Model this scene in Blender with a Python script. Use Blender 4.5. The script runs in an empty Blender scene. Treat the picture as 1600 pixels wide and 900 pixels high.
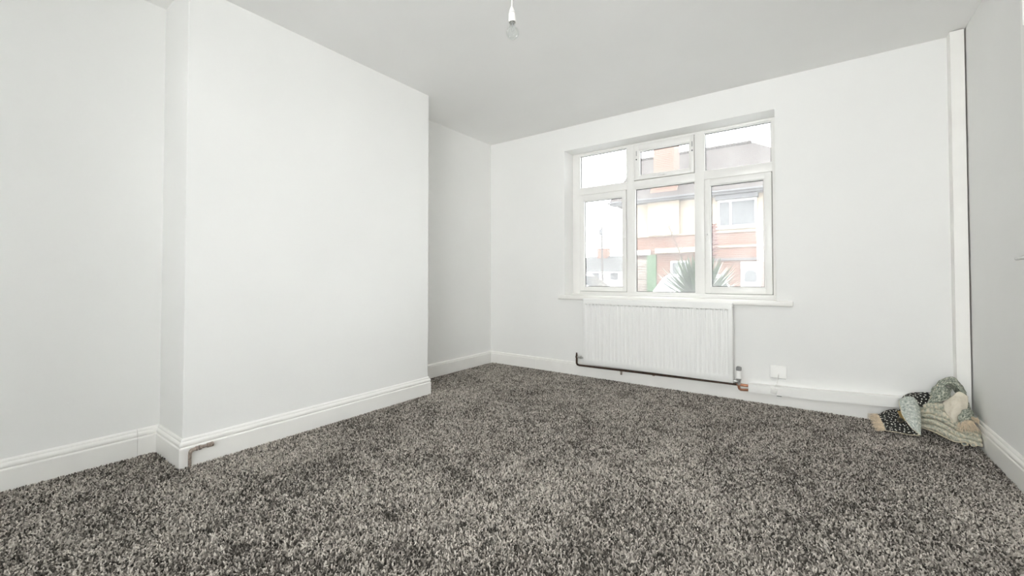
import bpy, bmesh, math, random
import numpy as np
from mathutils import Vector, Matrix, noise

random.seed(7)
scene = bpy.context.scene
COL = scene.collection

# ------------------------------------------------------------------ camera
cam_d = bpy.data.cameras.new('camera')
cam = bpy.data.objects.new('camera', cam_d)
COL.objects.link(cam)
cam_d.sensor_fit = 'HORIZONTAL'
cam_d.sensor_width = 36.0
cam_d.lens = 655.8 / 1600.0 * 36.0
cam_d.shift_y = -28.0 / 1600.0
cam_d.clip_start = 0.02
cam_d.clip_end = 400
YAW, PITCH = 0.6259, 0.0191
fwd = Vector((-math.sin(YAW) * math.cos(PITCH), math.cos(YAW) * math.cos(PITCH), math.sin(PITCH)))
right = Vector((math.cos(YAW), math.sin(YAW), 0))
up = right.cross(fwd)
rot = Matrix((right, up, -fwd)).transposed().to_4x4()
cam.matrix_world = Matrix.Translation((0, 0, 0.938)) @ rot
scene.camera = cam

# ------------------------------------------------------------------ overcast sky and exposure
world = bpy.data.worlds.new('overcast_sky')
scene.world = world
world.use_nodes = True
wbg = world.node_tree.nodes['Background']
wbg.inputs['Color'].default_value = (0.97, 0.985, 1.0, 1)
wbg.inputs['Strength'].default_value = 9.3
scene.view_settings.view_transform = 'Standard'
scene.view_settings.look = 'None'
scene.view_settings.gamma = 1.0
scene.view_settings.use_curve_mapping = False
scene.view_settings.exposure = 0.0
scene.cycles.use_denoising = True
scene.cycles.max_bounces = 14
scene.cycles.diffuse_bounces = 10
scene.cycles.transparent_max_bounces = 16

# area lamp added behind the camera to brighten the room
def fill_light(name, loc, direction, sx, sy, watts, spread):
    ld = bpy.data.lights.new(name, 'AREA')
    ld.shape = 'RECTANGLE'
    ld.size, ld.size_y = sx, sy
    ld.energy = watts
    ld.spread = math.radians(spread)
    ld.color = (1.0, 0.99, 0.975)
    o = bpy.data.objects.new(name, ld)
    COL.objects.link(o)
    o.location = loc
    o.rotation_euler = Vector(direction).to_track_quat('-Z', 'Y').to_euler()
    return o


fill_light('rear_fill_light', (-0.15, -1.66, 1.68), (-0.24, 1, 0.05), 1.5, 0.85, 15.5, 85)

# ------------------------------------------------------------------ room measures (metres)
D = 3.7127      # window wall, inner face
XA = -2.981     # far alcove
XN = -2.945     # near alcove
XB = -2.581     # chimney breast face
Y1, Y2 = 0.751, 2.393
XW = 0.7514     # right wall
H = 2.45
YR = -1.6       # rear wall
ZF = -0.012     # floor boards under the carpet


# ------------------------------------------------------------------ materials
def nodes_of(name):
    m = bpy.data.materials.new(name)
    m.use_nodes = True
    nt = m.node_tree
    return m, nt, nt.nodes['Principled BSDF']


def ramp(nt, stops):
    r = nt.nodes.new('ShaderNodeValToRGB')
    e = r.color_ramp.elements
    while len(e) < len(stops):
        e.new(0.5)
    for el, (p, c) in zip(e, stops):
        el.position = p
        el.color = (*c, 1)
    return r


def paint(name, col, rough=0.6, var=0.02, scale=3.0, bump=0.0, bscale=120.0, metal=0.0):
    """plain coat with a faint mottling and fine relief"""
    m, nt, b = nodes_of(name)
    tc = nt.nodes.new('ShaderNodeTexCoord')
    n = nt.nodes.new('ShaderNodeTexNoise')
    n.inputs['Scale'].default_value = scale
    n.inputs['Detail'].default_value = 5
    nt.links.new(tc.outputs['Object'], n.inputs['Vector'])
    lo = tuple(max(0, c * (1 - var)) for c in col)
    hi = tuple(min(1, c * (1 + var)) for c in col)
    r = ramp(nt, [(0.3, lo), (0.7, hi)])
    nt.links.new(n.outputs['Fac'], r.inputs['Fac'])
    nt.links.new(r.outputs['Color'], b.inputs['Base Color'])
    b.inputs['Roughness'].default_value = rough
    b.inputs['Metallic'].default_value = metal
    if bump:
        n2 = nt.nodes.new('ShaderNodeTexNoise')
        n2.inputs['Scale'].default_value = bscale
        nt.links.new(tc.outputs['Object'], n2.inputs['Vector'])
        bp = nt.nodes.new('ShaderNodeBump')
        bp.inputs['Strength'].default_value = bump
        bp.inputs['Distance'].default_value = 0.002
        nt.links.new(n2.outputs['Fac'], bp.inputs['Height'])
        nt.links.new(bp.outputs['Normal'], b.inputs['Normal'])
    return m


M = {}
M['wall'] = paint('wall_emulsion', (0.872, 0.870, 0.856), 0.75, 0.012, 2.0, 0.10, 60)
M['ceiling'] = paint('ceiling_emulsion', (0.90, 0.897, 0.886), 0.85, 0.012, 2.0, 0.10, 60)
M['gloss'] = paint('white_gloss_paint', (0.91, 0.898, 0.870), 0.35, 0.015, 9.0, 0.06, 40)
M['pvc'] = paint('white_upvc', (0.86, 0.852, 0.832), 0.35, 0.012, 12.0)
M['rad'] = paint('radiator_enamel', (0.87, 0.87, 0.855), 0.33, 0.008, 8.0)
M['gasket'] = paint('dark_rubber_gasket', (0.05, 0.05, 0.05), 0.7)
M['dark'] = paint('dark_gap', (0.03, 0.028, 0.025), 0.8)
M['copper'] = paint('bare_copper', (0.50, 0.24, 0.15), 0.4, 0.25, 30, metal=0.7)
M['oldpipe'] = paint('tarnished_pipe', (0.075, 0.045, 0.03), 0.55, 0.4, 40, metal=0.3)
M['oldpaintpipe'] = paint('paint_flecked_pipe', (0.30, 0.245, 0.21), 0.6, 0.6, 120, 0.4, 200)
M['chrome'] = paint('dull_chrome', (0.55, 0.55, 0.54), 0.3, 0.1, 40, metal=0.9)
M['plastic'] = paint('white_plastic', (0.93, 0.922, 0.90), 0.4, 0.01)
M['greyplastic'] = paint('grey_plastic', (0.30, 0.30, 0.30), 0.45, 0.1, 60)
M['bonewhite'] = paint('aged_white_plastic', (0.88, 0.87, 0.84), 0.4, 0.01)
M['brass'] = paint('dark_brass', (0.10, 0.085, 0.06), 0.4, 0.3, 60, metal=0.6)
M['board'] = paint('floorboard', (0.10, 0.09, 0.08), 0.9)


def glass_mat(name, veil, gloss=1.0):
    m, nt, b = nodes_of(name)
    out = nt.nodes['Material Output']
    nt.nodes.remove(b)
    t = nt.nodes.new('ShaderNodeBsdfTransparent')
    t.inputs['Color'].default_value = (0.97, 0.98, 0.975, 1)
    g = nt.nodes.new('ShaderNodeBsdfGlossy')
    g.inputs['Roughness'].default_value = 0.02
    fr = nt.nodes.new('ShaderNodeFresnel')
    fr.inputs['IOR'].default_value = 1.45
    mx = nt.nodes.new('ShaderNodeMixShader')
    gm = nt.nodes.new('ShaderNodeMath')
    gm.operation = 'MULTIPLY'
    gm.inputs[1].default_value = gloss
    nt.links.new(fr.outputs[0], gm.inputs[0])
    nt.links.new(gm.outputs[0], mx.inputs[0])
    nt.links.new(t.outputs[0], mx.inputs[1])
    nt.links.new(g.outputs[0], mx.inputs[2])
    last = mx
    if veil:  # pale translucent veil put into the glass to wash out the view
        d = nt.nodes.new('ShaderNodeBsdfTranslucent')
        d.inputs['Color'].default_value = (0.9, 0.9, 0.9, 1)
        tc = nt.nodes.new('ShaderNodeTexCoord')
        n = nt.nodes.new('ShaderNodeTexNoise')
        n.inputs['Scale'].default_value = 5
        n.inputs['Detail'].default_value = 6
        nt.links.new(tc.outputs['Object'], n.inputs['Vector'])
        mr = nt.nodes.new('ShaderNodeMapRange')
        mr.inputs['From Min'].default_value = 0.3
        mr.inputs['From Max'].default_value = 0.7
        mr.inputs['To Min'].default_value = veil * 0.75
        mr.inputs['To Max'].default_value = veil * 1.25
        nt.links.new(n.outputs['Fac'], mr.inputs['Value'])
        mx2 = nt.nodes.new('ShaderNodeMixShader')
        nt.links.new(mr.outputs[0], mx2.inputs[0])
        nt.links.new(mx.outputs[0], mx2.inputs[1])
        nt.links.new(d.outputs[0], mx2.inputs[2])
        last = mx2
    nt.links.new(last.outputs[0], out.inputs['Surface'])
    return m


M['glass'] = glass_mat('veiled_window_glass', 0.065)
M['bulbglass'] = glass_mat('clear_bulb_glass', 0.0, 0.35)


def brick_mat(name, c1, c2, mortar, scale, axis='XZ'):
    m, nt, b = nodes_of(name)
    tc = nt.nodes.new('ShaderNodeTexCoord')
    sp = nt.nodes.new('ShaderNodeSeparateXYZ')
    cb = nt.nodes.new('ShaderNodeCombineXYZ')
    nt.links.new(tc.outputs['Object'], sp.inputs[0])
    nt.links.new(sp.outputs['X'], cb.inputs['X'])
    nt.links.new(sp.outputs['Z'], cb.inputs['Y'])
    br = nt.nodes.new('ShaderNodeTexBrick')
    br.inputs['Color1'].default_value = (*c1, 1)
    br.inputs['Color2'].default_value = (*c2, 1)
    br.inputs['Mortar'].default_value = (*mortar, 1)
    br.inputs['Scale'].default_value = scale
    br.inputs['Mortar Size'].default_value = 0.012
    br.inputs['Brick Width'].default_value = 0.225
    br.inputs['Row Height'].default_value = 0.075
    nt.links.new(cb.outputs[0], br.inputs['Vector'])
    nt.links.new(br.outputs['Color'], b.inputs['Base Color'])
    bp = nt.nodes.new('ShaderNodeBump')
    bp.inputs['Distance'].default_value = 0.01
    bp.invert = True
    nt.links.new(br.outputs['Fac'], bp.inputs['Height'])
    nt.links.new(bp.outputs['Normal'], b.inputs['Normal'])
    b.inputs['Roughness'].default_value = 0.9
    return m


M['brick'] = brick_mat('red_brick', (0.114, 0.051, 0.034), (0.083, 0.037, 0.026), (0.151, 0.107, 0.083), 1.0)
M['rooftile'] = brick_mat('clay_roof_tile', (0.041, 0.030, 0.026), (0.026, 0.019, 0.017), (0.014, 0.010, 0.009), 1.0)
M['farroof'] = paint('grey_slate', (0.029, 0.029, 0.029), 0.8, 0.1, 2)
M['cream'] = paint('cream_render', (0.213, 0.175, 0.134), 0.9, 0.06, 1.5, 0.3, 40)
M['whitewash'] = brick_mat('whitewashed_stone', (0.138, 0.114, 0.096), (0.062, 0.041, 0.031), (0.144, 0.131, 0.117), 0.7)
M['extwhite'] = paint('exterior_white', (0.440, 0.440, 0.436), 0.5)
M['lead'] = paint('lead_grey', (0.048, 0.048, 0.052), 0.6)
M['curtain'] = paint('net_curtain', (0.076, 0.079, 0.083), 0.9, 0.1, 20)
M['ivy'] = paint('green_tile', (0.018, 0.052, 0.014), 0.6, 0.3, 30)
M['asphalt'] = paint('pale_asphalt', (0.30, 0.30, 0.29), 0.9, 0.1, 4)
M['carwhite'] = paint('white_car_paint', (0.80, 0.80, 0.80), 0.25, 0.01)
M['carglass'] = paint('tinted_car_glass', (0.03, 0.035, 0.04), 0.1, 0.05)
M['tyre'] = paint('tyre_rubber', (0.03, 0.03, 0.03), 0.8)
M['timber'] = paint('weathered_pole', (0.048, 0.042, 0.040), 0.9, 0.2, 8)
M['leaf'] = paint('yucca_leaf', (0.021, 0.041, 0.016), 0.45, 0.35, 6)
M['leafdry'] = paint('dry_stalk', (0.038, 0.024, 0.019), 0.8, 0.3, 20)
M['spike'] = paint('reddish_flower_spike', (0.110, 0.041, 0.034), 0.8, 0.3, 20)
M['bark'] = paint('fibrous_bark', (0.128, 0.096, 0.064), 0.9, 0.3, 20)


# cloth: pale sage with cream flowers
def sage_mat(name, base, light, dark, thr):
    m, nt, b = nodes_of(name)
    uv = nt.nodes.new('ShaderNodeUVMap')
    n = nt.nodes.new('ShaderNodeTexNoise')
    n.inputs['Scale'].default_value = 75
    n.inputs['Detail'].default_value = 6
    nt.links.new(uv.outputs[0], n.inputs['Vector'])
    r = ramp(nt, [(thr - 0.14, dark), (thr - 0.05, base), (thr + 0.03, base), (thr + 0.10, light)])
    nt.links.new(n.outputs['Fac'], r.inputs['Fac'])
    v = nt.nodes.new('ShaderNodeTexVoronoi')
    v.voronoi_dimensions = '2D'
    v.inputs['Scale'].default_value = 85
    nt.links.new(uv.outputs[0], v.inputs['Vector'])
    r2 = ramp(nt, [(0.24, (1, 1, 1)), (0.36, (0, 0, 0))])
    nt.links.new(v.outputs['Distance'], r2.inputs['Fac'])
    mx = nt.nodes.new('ShaderNodeMixRGB')
    mu = nt.nodes.new('ShaderNodeMath')
    mu.operation = 'MULTIPLY'
    mu.inputs[1].default_value = 0.40
    nt.links.new(r2.outputs['Color'], mu.inputs[0])
    nt.links.new(mu.outputs[0], mx.inputs['Fac'])
    nt.links.new(r.outputs['Color'], mx.inputs['Color1'])
    mx.inputs['Color2'].default_value = (*light, 1)
    nt.links.new(mx.outputs['Color'], b.inputs['Base Color'])
    b.inputs['Roughness'].default_value = 0.9
    return m


M['sage'] = sage_mat('sage_print_cloth', (0.24, 0.27, 0.225), (0.60, 0.60, 0.51), (0.10, 0.12, 0.10), 0.50)
M['sagelight'] = sage_mat('pale_sage_print_cloth', (0.46, 0.50, 0.46), (0.72, 0.73, 0.68), (0.30, 0.34, 0.31), 0.50)
M['creamcloth'] = sage_mat('cream_print_cloth', (0.70, 0.635, 0.52), (0.74, 0.68, 0.57), (0.40, 0.38, 0.31), 0.36)
M['bodycloth'] = sage_mat('sage_and_cream_print_cloth', (0.42, 0.425, 0.35), (0.64, 0.585, 0.47), (0.20, 0.215, 0.17), 0.47)
M['fringe'] = paint('beige_fringe_yarn', (0.68, 0.57, 0.43), 0.9, 0.2, 60)
M['hem'] = paint('cream_hem', (0.68, 0.60, 0.45), 0.9, 0.1, 60)
M['mustard'] = paint('mustard_cloth', (0.30, 0.21, 0.08), 0.9, 0.4, 60)


def dots_mat():
    m, nt, b = nodes_of('black_cloth_with_white_dots')
    uv = nt.nodes.new('ShaderNodeUVMap')
    v = nt.nodes.new('ShaderNodeTexVoronoi')
    v.voronoi_dimensions = '2D'
    v.inputs['Scale'].default_value = 58
    v.inputs['Randomness'].default_value = 0.75
    nt.links.new(uv.outputs[0], v.inputs['Vector'])
    r = ramp(nt, [(0.16, (0.80, 0.79, 0.72)), (0.23, (0.012, 0.012, 0.010))])
    nt.links.new(v.outputs['Distance'], r.inputs['Fac'])
    nt.links.new(r.outputs['Color'], b.inputs['Base Color'])
    b.inputs['Roughness'].default_value = 0.85
    return m


M['dots'] = dots_mat()


def carpet_mat():
    m, nt, b = nodes_of('flecked_carpet_yarn')
    a = nt.nodes.new('ShaderNodeAttribute')
    a.attribute_type = 'INSTANCER'
    a.attribute_name = 'tone'
    r = ramp(nt, [(0.0, (0.026, 0.022, 0.018)), (0.30, (0.085, 0.075, 0.064)), (0.56, (0.34, 0.308, 0.274)), (1.0, (0.72, 0.67, 0.61))])
    nt.links.new(a.outputs['Fac'], r.inputs['Fac'])
    nt.links.new(r.outputs['Color'], b.inputs['Base Color'])
    b.inputs['Roughness'].default_value = 0.95
    return m


M['carpet'] = carpet_mat()


# ------------------------------------------------------------------ object helpers
ORIGIN = {}


def link(name, me, mat, parent=None, smooth=False):
    o = bpy.data.objects.new(name, me)
    COL.objects.link(o)
    if mat is not None:
        me.materials.append(mat)
    if smooth:
        for p in me.polygons:
            p.use_smooth = True
    if parent is not None:
        o.parent = parent
    return o


def org(parent):
    return ORIGIN.get(parent.name, Vector((0, 0, 0))) if parent is not None else Vector((0, 0, 0))


def tag(o, label=None, cat=None, group=None, kind=None):
    if label:
        o['label'] = label
    if cat:
        o['category'] = cat
    if group:
        o['group'] = group
    if kind:
        o['kind'] = kind
    return o


def thing(name, loc, label=None, cat=None, group=None, kind=None):
    o = bpy.data.objects.new(name, None)
    COL.objects.link(o)
    o.empty_display_size = 0.05
    o.location = loc
    ORIGIN[o.name] = Vector(loc)
    return tag(o, label, cat, group, kind)


class MB:
    """collects shapes in world coordinates and links them as one mesh"""

    def __init__(self):
        self.bm = bmesh.new()

    def poly(self, pts):
        vs = [self.bm.verts.new(p) for p in pts]
        return self.bm.faces.new(vs)

    def box(self, x0, x1, y0, y1, z0, z1, bevel=0.0, seg=2):
        t = bmesh.new()
        r = bmesh.ops.create_cube(t, size=1)
        for v in t.verts:
            v.co = Vector(((x0 + x1) / 2 + v.co.x * (x1 - x0), (y0 + y1) / 2 + v.co.y * (y1 - y0), (z0 + z1) / 2 + v.co.z * (z1 - z0)))
        if bevel:
            bmesh.ops.bevel(t, geom=t.edges[:], offset=bevel, segments=seg, profile=0.5, affect='EDGES')
        self.merge(t)
        return self

    def merge(self, t):
        mp = {}
        for v in t.verts:
            mp[v] = self.bm.verts.new(v.co)
        for f in t.faces:
            try:
                self.bm.faces.new([mp[v] for v in f.verts])
            except ValueError:
                pass
        t.free()

    def lathe(self, base, axis, prof, n=20):
        """prof: (distance along the axis, radius)"""
        axis = Vector(axis).normalized()
        a = axis.orthogonal().normalized()
        b = axis.cross(a)
        rings = []
        for (h, r) in prof:
            c = Vector(base) + axis * h
            rings.append([self.bm.verts.new(c + a * (r * math.cos(2 * math.pi * k / n)) + b * (r * math.sin(2 * math.pi * k / n))) for k in range(n)])
        for p, q in zip(rings, rings[1:]):
            for k in range(n):
                self.bm.faces.new((p[k], p[(k + 1) % n], q[(k + 1) % n], q[k]))
        if prof[0][1] > 1e-6:
            self.bm.faces.new(rings[0][::-1])
        if prof[-1][1] > 1e-6:
            self.bm.faces.new(rings[-1])
        return self

    def tube(self, pts, rad, n=8, cap=True):
        pts = [Vector(p) for p in pts]
        if not hasattr(rad, '__len__'):
            rad = [rad] * len(pts)
        rings = []
        prev = None
        for i, p in enumerate(pts):
            t = (pts[min(i + 1, len(pts) - 1)] - pts[max(i - 1, 0)]).normalized()
            if prev is None:
                a = t.orthogonal().normalized()
            else:
                a = (prev - t * prev.dot(t)).normalized()
            prev = a
            b = t.cross(a)
            rings.append([self.bm.verts.new(p + (a * math.cos(2 * math.pi * k / n) + b * math.sin(2 * math.pi * k / n)) * rad[i]) for k in range(n)])
        for p, q in zip(rings, rings[1:]):
            for k in range(n):
                self.bm.faces.new((p[k], p[(k + 1) % n], q[(k + 1) % n], q[k]))
        if cap:
            self.bm.faces.new(rings[0][::-1])
            self.bm.faces.new(rings[-1])
        return self

    def ring(self, x0, x1, z0, z1, wl, wr, wb, wt, y0, y1, bevel=0.0):
        """a rectangular frame in the plane of the window wall"""
        self.box(x0, x0 + wl, y0, y1, z0, z1, bevel)
        self.box(x1 - wr, x1, y0, y1, z0, z1, bevel)
        self.box(x0 + wl - bevel, x1 - wr + bevel, y0, y1, z0, z0 + wb, bevel)
        self.box(x0 + wl - bevel, x1 - wr + bevel, y0, y1, z1 - wt, z1, bevel)
        return self

    def build(self, name, mat, parent=None, smooth=False, angle=None):
        o = org(parent)
        for v in self.bm.verts:
            v.co -= o
        bmesh.ops.recalc_face_normals(self.bm, faces=self.bm.faces[:])
        me = bpy.data.meshes.new(name)
        self.bm.to_mesh(me)
        self.bm.free()
        ob = link(name, me, mat, parent, smooth)
        if smooth:
            try:
                me.set_sharp_from_angle(angle=math.radians(angle or 40))
            except Exception:
                pass
        if parent is not None:
            ORIGIN[ob.name] = o
        return ob


def crom(P, t):
    n = len(P) - 1
    x = min(max(t, 0), 1) * n
    i = min(int(x), n - 1)
    f = x - i
    p1, p2 = P[i], P[i + 1]
    p0 = P[i - 1] if i > 0 else p1 * 2 - p2
    p3 = P[i + 2] if i + 2 <= n else p2 * 2 - p1
    return 0.5 * ((2 * p1) + (p2 - p0) * f + (2 * p0 - 5 * p1 + 4 * p2 - p3) * f * f + (3 * p1 - p0 - 3 * p2 + p3) * f ** 3)


def struct(name, mb, mat, smooth=False, label=None, cat=None):
    return tag(mb.build(name, mat, None, smooth), label, cat, None, 'structure')


# ================================================================== THE ROOM
# floor boards under the pile
f = MB()
f.box(-3.3, 1.0, YR - 0.2, D + 0.05, ZF - 0.12, ZF)
struct('floor', f, M['board'], label='floor under the grey flecked carpet', cat='floor')
c = MB()
c.box(-3.3, 1.0, YR - 0.2, D + 0.3, H, H + 0.15)
struct('ceiling', c, M['ceiling'], label='plain off white painted ceiling', cat='ceiling')

WL, WR, WB, WT = -2.035, -0.237, 0.745, 2.215      # window opening
w = MB()
w.box(-3.2, WL, D, D + 0.30, ZF - 0.1, H)
w.box(WR, 0.95, D, D + 0.30, ZF - 0.1, H)
w.box(WL, WR, D, D + 0.30, ZF - 0.1, WB)
w.box(WL, WR, D, D + 0.30, WT, H)
struct('wall_window', w, M['wall'], label='white painted wall around the window', cat='wall')
w = MB()
w.box(XN - 0.2, XN, YR, Y1 + 0.1, ZF - 0.1, H)
w.box(XA - 0.2, XA, Y1 + 0.1, D, ZF - 0.1, H)
struct('wall_left', w, M['wall'], label='white painted alcove wall beside the chimney breast', cat='wall')
w = MB()
w.box(XA - 0.05, XB, Y1, Y2, ZF - 0.1, H, 0.003)
struct('wall_chimney_breast', w, M['wall'], label='white painted chimney breast projecting between two alcoves', cat='wall')
w = MB()
DY0, DY1, DZ = 1.93, 2.70, 1.98                    # door opening in the right wall
w.box(XW, XW + 0.15, YR, DY0, ZF - 0.1, H)
w.box(XW, XW + 0.15, DY1, D, ZF - 0.1, H)
w.box(XW, XW + 0.15, DY0, DY1, DZ, H)
struct('wall_right', w, M['wall'], label='white painted side wall with the door handle', cat='wall')
w = MB()
RX0, RX1, RZ0, RZ1 = -1.00, 0.70, 0.25, 2.15        # opening added behind the camera, unseen, to let light in
w.box(-3.15, RX0, YR - 0.2, YR, ZF - 0.1, H)
w.box(RX1, 0.95, YR - 0.2, YR, ZF - 0.1, H)
w.box(RX0, RX1, YR - 0.2, YR, ZF - 0.1, RZ0)
w.box(RX0, RX1, YR - 0.2, YR, RZ1, H)
struct('wall_rear', w, M['wall'], label='white painted wall behind the camera with an added window opening', cat='wall')


def sweep(path, prof, ext0=0.0, ext1=0.0):
    """run a skirting profile (distance from the wall, height) along a wall line, room on the right hand"""
    P = [Vector((x, y)) for x, y in path]
    d = [(b - a).normalized() for a, b in zip(P, P[1:])]
    P[0] = P[0] - d[0] * ext0
    P[-1] = P[-1] + d[-1] * ext1
    mb = MB()
    rows = []
    for i, p in enumerate(P):
        if i == 0:
            off = Vector((d[0].y, -d[0].x))
        elif i == len(P) - 1:
            off = Vector((d[-1].y, -d[-1].x))
        else:
            n0 = Vector((d[i - 1].y, -d[i - 1].x))
            n1 = Vector((d[i].y, -d[i].x))
            off = (n0 + n1) / (1 + n0.dot(n1))
        rows.append([mb.bm.verts.new((p.x + off.x * a, p.y + off.y * a, z)) for a, z in prof])
    for r, s in zip(rows, rows[1:]):
        for k in range(len(prof) - 1):
            mb.bm.faces.new((r[k], r[k + 1], s[k + 1], s[k]))
    mb.bm.faces.new(rows[0])
    mb.bm.faces.new(rows[-1][::-1])
    return mb


OGEE = [(0, ZF), (0.0195, ZF), (0.0195, 0.083), (0.0185, 0.0865), (0.0145, 0.0895), (0.0135, 0.092), (0.0165, 0.096), (0.0180, 0.102), (0.0170, 0.109), (0.0135, 0.115), (0.0100, 0.1175), (0.0100, 0.1205), (0.0085, 0.126), (0.0045, 0.131), (0, 0.132)]
PLAIN = [(0, ZF), (0.018, ZF), (0.018, 0.096), (0.0165, 0.0985), (0.0125, 0.0995), (0.0125, 0.1015), (0.0145, 0.103), (0.0140, 0.110), (0.0100, 0.116), (0, 0.119)]
YJ = 0.655   # board joint in the near alcove
struct('baseboard_near_alcove', sweep([(XN, YR), (XN, YJ - 0.0007)], OGEE), M['gloss'], label='white moulded skirting board along the near alcove', cat='skirting')
struct('baseboard_chimney_breast', sweep([(XN, YJ + 0.0007), (XN, Y1), (XB, Y1), (XB, Y2), (XB - 0.2, Y2)], OGEE), M['gloss'], label='white moulded skirting board wrapping round the chimney breast', cat='skirting')
XJ = -2.365
struct('baseboard_far_alcove', sweep([(XA, Y2 + 0.02), (XA, D), (XJ - 0.0007, D)], PLAIN), M['gloss'], label='white skirting board in the far alcove corner', cat='skirting')
struct('baseboard_window', sweep([(XJ + 0.0007, D), (0.690, D)], PLAIN), M['gloss'], label='white skirting board under the radiator', cat='skirting')
struct('baseboard_right', sweep([(XW, D - 0.09), (XW, DY1 + 0.052)], OGEE), M['gloss'], label='white moulded skirting board beside the crumpled cloth', cat='skirting')
struct('baseboard_right_rear', sweep([(XW, DY0 - 0.052), (XW, YR)], OGEE), M['gloss'], label='white moulded skirting board behind the door', cat='skirting')

# door in the right wall, just past the edge of the picture; its lever shows
d1 = thing('door_1', (XW, (DY0 + DY1) / 2, 0), 'white door with a metal lever handle in the side wall', 'door', None, 'structure')
MB().box(XW + 0.004, XW + 0.044, DY0 + 0.004, DY1 - 0.004, 0.004, DZ - 0.004, 0.002).build('door_leaf', M['gloss'], d1)
for (ya, yb, za, zb) in ((DY0 - 0.05, DY0, ZF, DZ + 0.05), (DY1, DY1 + 0.05, ZF, DZ + 0.05), (DY0, DY1, DZ, DZ + 0.05)):
    MB().box(XW - 0.014, XW, ya, yb, za, zb, 0.003).build('architrave', M['gloss'], d1)
hd = MB()
hd.lathe((XW + 0.004, 2.585, 1.022), (-1, 0, 0), [(0, 0.024), (0.006, 0.024), (0.008, 0.020), (0.010, 0.010), (0.052, 0.009)], 20)
hob = hd.build('lever_handle', M['chrome'], d1, True)
MB().tube([(XW - 0.052, 2.575, 1.022), (XW - 0.062, 2.60, 1.022), (XW - 0.063, 2.64, 1.021), (XW - 0.062, 2.682, 1.020)], [0.0085, 0.009, 0.0085, 0.0075], 12).build('lever', M['chrome'], hob, True)

# surface cable strip dropping from the ceiling beside the door
tag(MB().box(XW - 0.012, XW, 2.753, 2.776, 1.412, H - 0.002, 0.0015).build('cable_trunking', M['plastic']), 'narrow white cable strip running down the side wall by the door', 'trunking')

# ------------------------------------------------------------------ unseen window added behind the camera for its light
rw = thing('added_window', ((RX0 + RX1) / 2, YR, RZ0), 'large white framed window added unseen behind the camera for light', 'window', None, 'structure')
fr = MB()
fr.ring(RX0, RX1, RZ0, RZ1, 0.06, 0.06, 0.06, 0.06, YR - 0.13, YR - 0.07)
fr.build('window_frame', M['pvc'], rw)
MB().box(-0.18, -0.12, YR - 0.13, YR - 0.07, RZ0 + 0.06, RZ1 - 0.06).build('mullion', M['pvc'], rw)
for xa, xb in ((RX0 + 0.06, -0.18), (-0.12, RX1 - 0.06)):
    MB().box(xa, xb, YR - 0.103, YR - 0.097, RZ0 + 0.06, RZ1 - 0.06).build('pane', M['bulbglass'], rw)

# ------------------------------------------------------------------ carpet pile (uncountable): yarn tufts on the floor
XMAX = XW - 0.0195
sp = 0.0064
gx = np.arange(-2.93, XMAX, sp)
gy = np.arange(-0.35, D - 0.018, sp)
rng = np.random.default_rng(5)
PX, PY = np.meshgrid(gx, gy)
PX = (PX + rng.uniform(-0.5, 0.5, PX.shape) * sp).ravel()
PY = (PY + rng.uniform(-0.5, 0.5, PY.shape) * sp).ravel()
left = np.where((PY > Y1 - 0.024) & (PY < Y2 + 0.024), XB + 0.023, np.where(PY < Y1, XN + 0.023, XA + 0.022))
keep = (PX > left) & (PX < XMAX - 0.003) & (PY < D - 0.021)
PX, PY = PX[keep], PY[keep]
N = len(PX)


def lattice(seed, size):
    """smooth random field over the floor"""
    g = np.random.default_rng(seed)
    nx, ny = int(4.4 / size) + 3, int(4.8 / size) + 3
    T = g.normal(0, 1, (nx, ny))
    u, v = (PX + 3.3) / size, (PY + 0.7) / size
    i, j = u.astype(int), v.astype(int)
    a, b = u - i, v - j
    a, b = a * a * (3 - 2 * a), b * b * (3 - 2 * b)
    return T[i, j] * (1 - a) * (1 - b) + T[i + 1, j] * a * (1 - b) + T[i, j + 1] * (1 - a) * b + T[i + 1, j + 1] * a * b


SCUFFS = [(-1.38, 1.08, 0.045, 0.03, 0.9), (-1.46, 1.49, 0.05, 0.04, 0.4), (-1.97, 1.46, 0.06, 0.04, 0.4), (-2.77, 2.47, 0.07, 0.03, 0.6), (-1.23, 2.53, 0.04, 0.04, 0.5), (-1.91, 2.16, 0.08, 0.04, 0.35), (-0.80, 2.67, 0.05, 0.04, 0.3), (-2.35, 0.45, 0.10, 0.05, 0.4), (-2.50, 0.70, 0.06, 0.04, 0.6), (-1.10, 0.99, 0.05, 0.03, 0.4), (-1.50, 1.08, 0.03, 0.02, 0.6)]
big, mid, small = lattice(1, 0.45), lattice(2, 0.12), lattice(3, 0.035)
lean = lattice(4, 0.30)
mark = np.zeros(N)
for (mx, my, sx, sy, k) in SCUFFS:
    mark += k * np.exp(-(((PX - mx) / sx) ** 2 + ((PY - my) / sy) ** 2))
scuff = np.clip(mark + np.clip(mid * 0.5 + small * 0.6 - 0.85, 0, 1) * 0.7, 0, 1)
tone = np.clip(rng.normal(0.53, 0.26, N) + 0.06 * big + 0.05 * mid + 0.06 * small - 0.38 * scuff, 0, 1)
rotv = np.zeros((N, 3))
rotv[:, 0] = rng.normal(0, 0.60, N) + 0.18 * lean + 0.5 * scuff
rotv[:, 1] = rng.normal(0, 0.60, N) + 0.10 * mid
rotv[:, 2] = rng.uniform(0, 6.28, N)
scl = rng.uniform(0.78, 1.18, N) * (1 - 0.30 * scuff)
edge = np.minimum(np.minimum(PX - left[keep], XMAX - PX), D - 0.018 - PY)
scl *= np.clip(0.62 + edge / 0.04, 0.62, 1.0)
me = bpy.data.meshes.new('carpet_pile')
me.vertices.add(N)
co = np.zeros((N, 3), dtype=np.float32)
co[:, 0], co[:, 1], co[:, 2] = PX, PY, ZF
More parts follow.
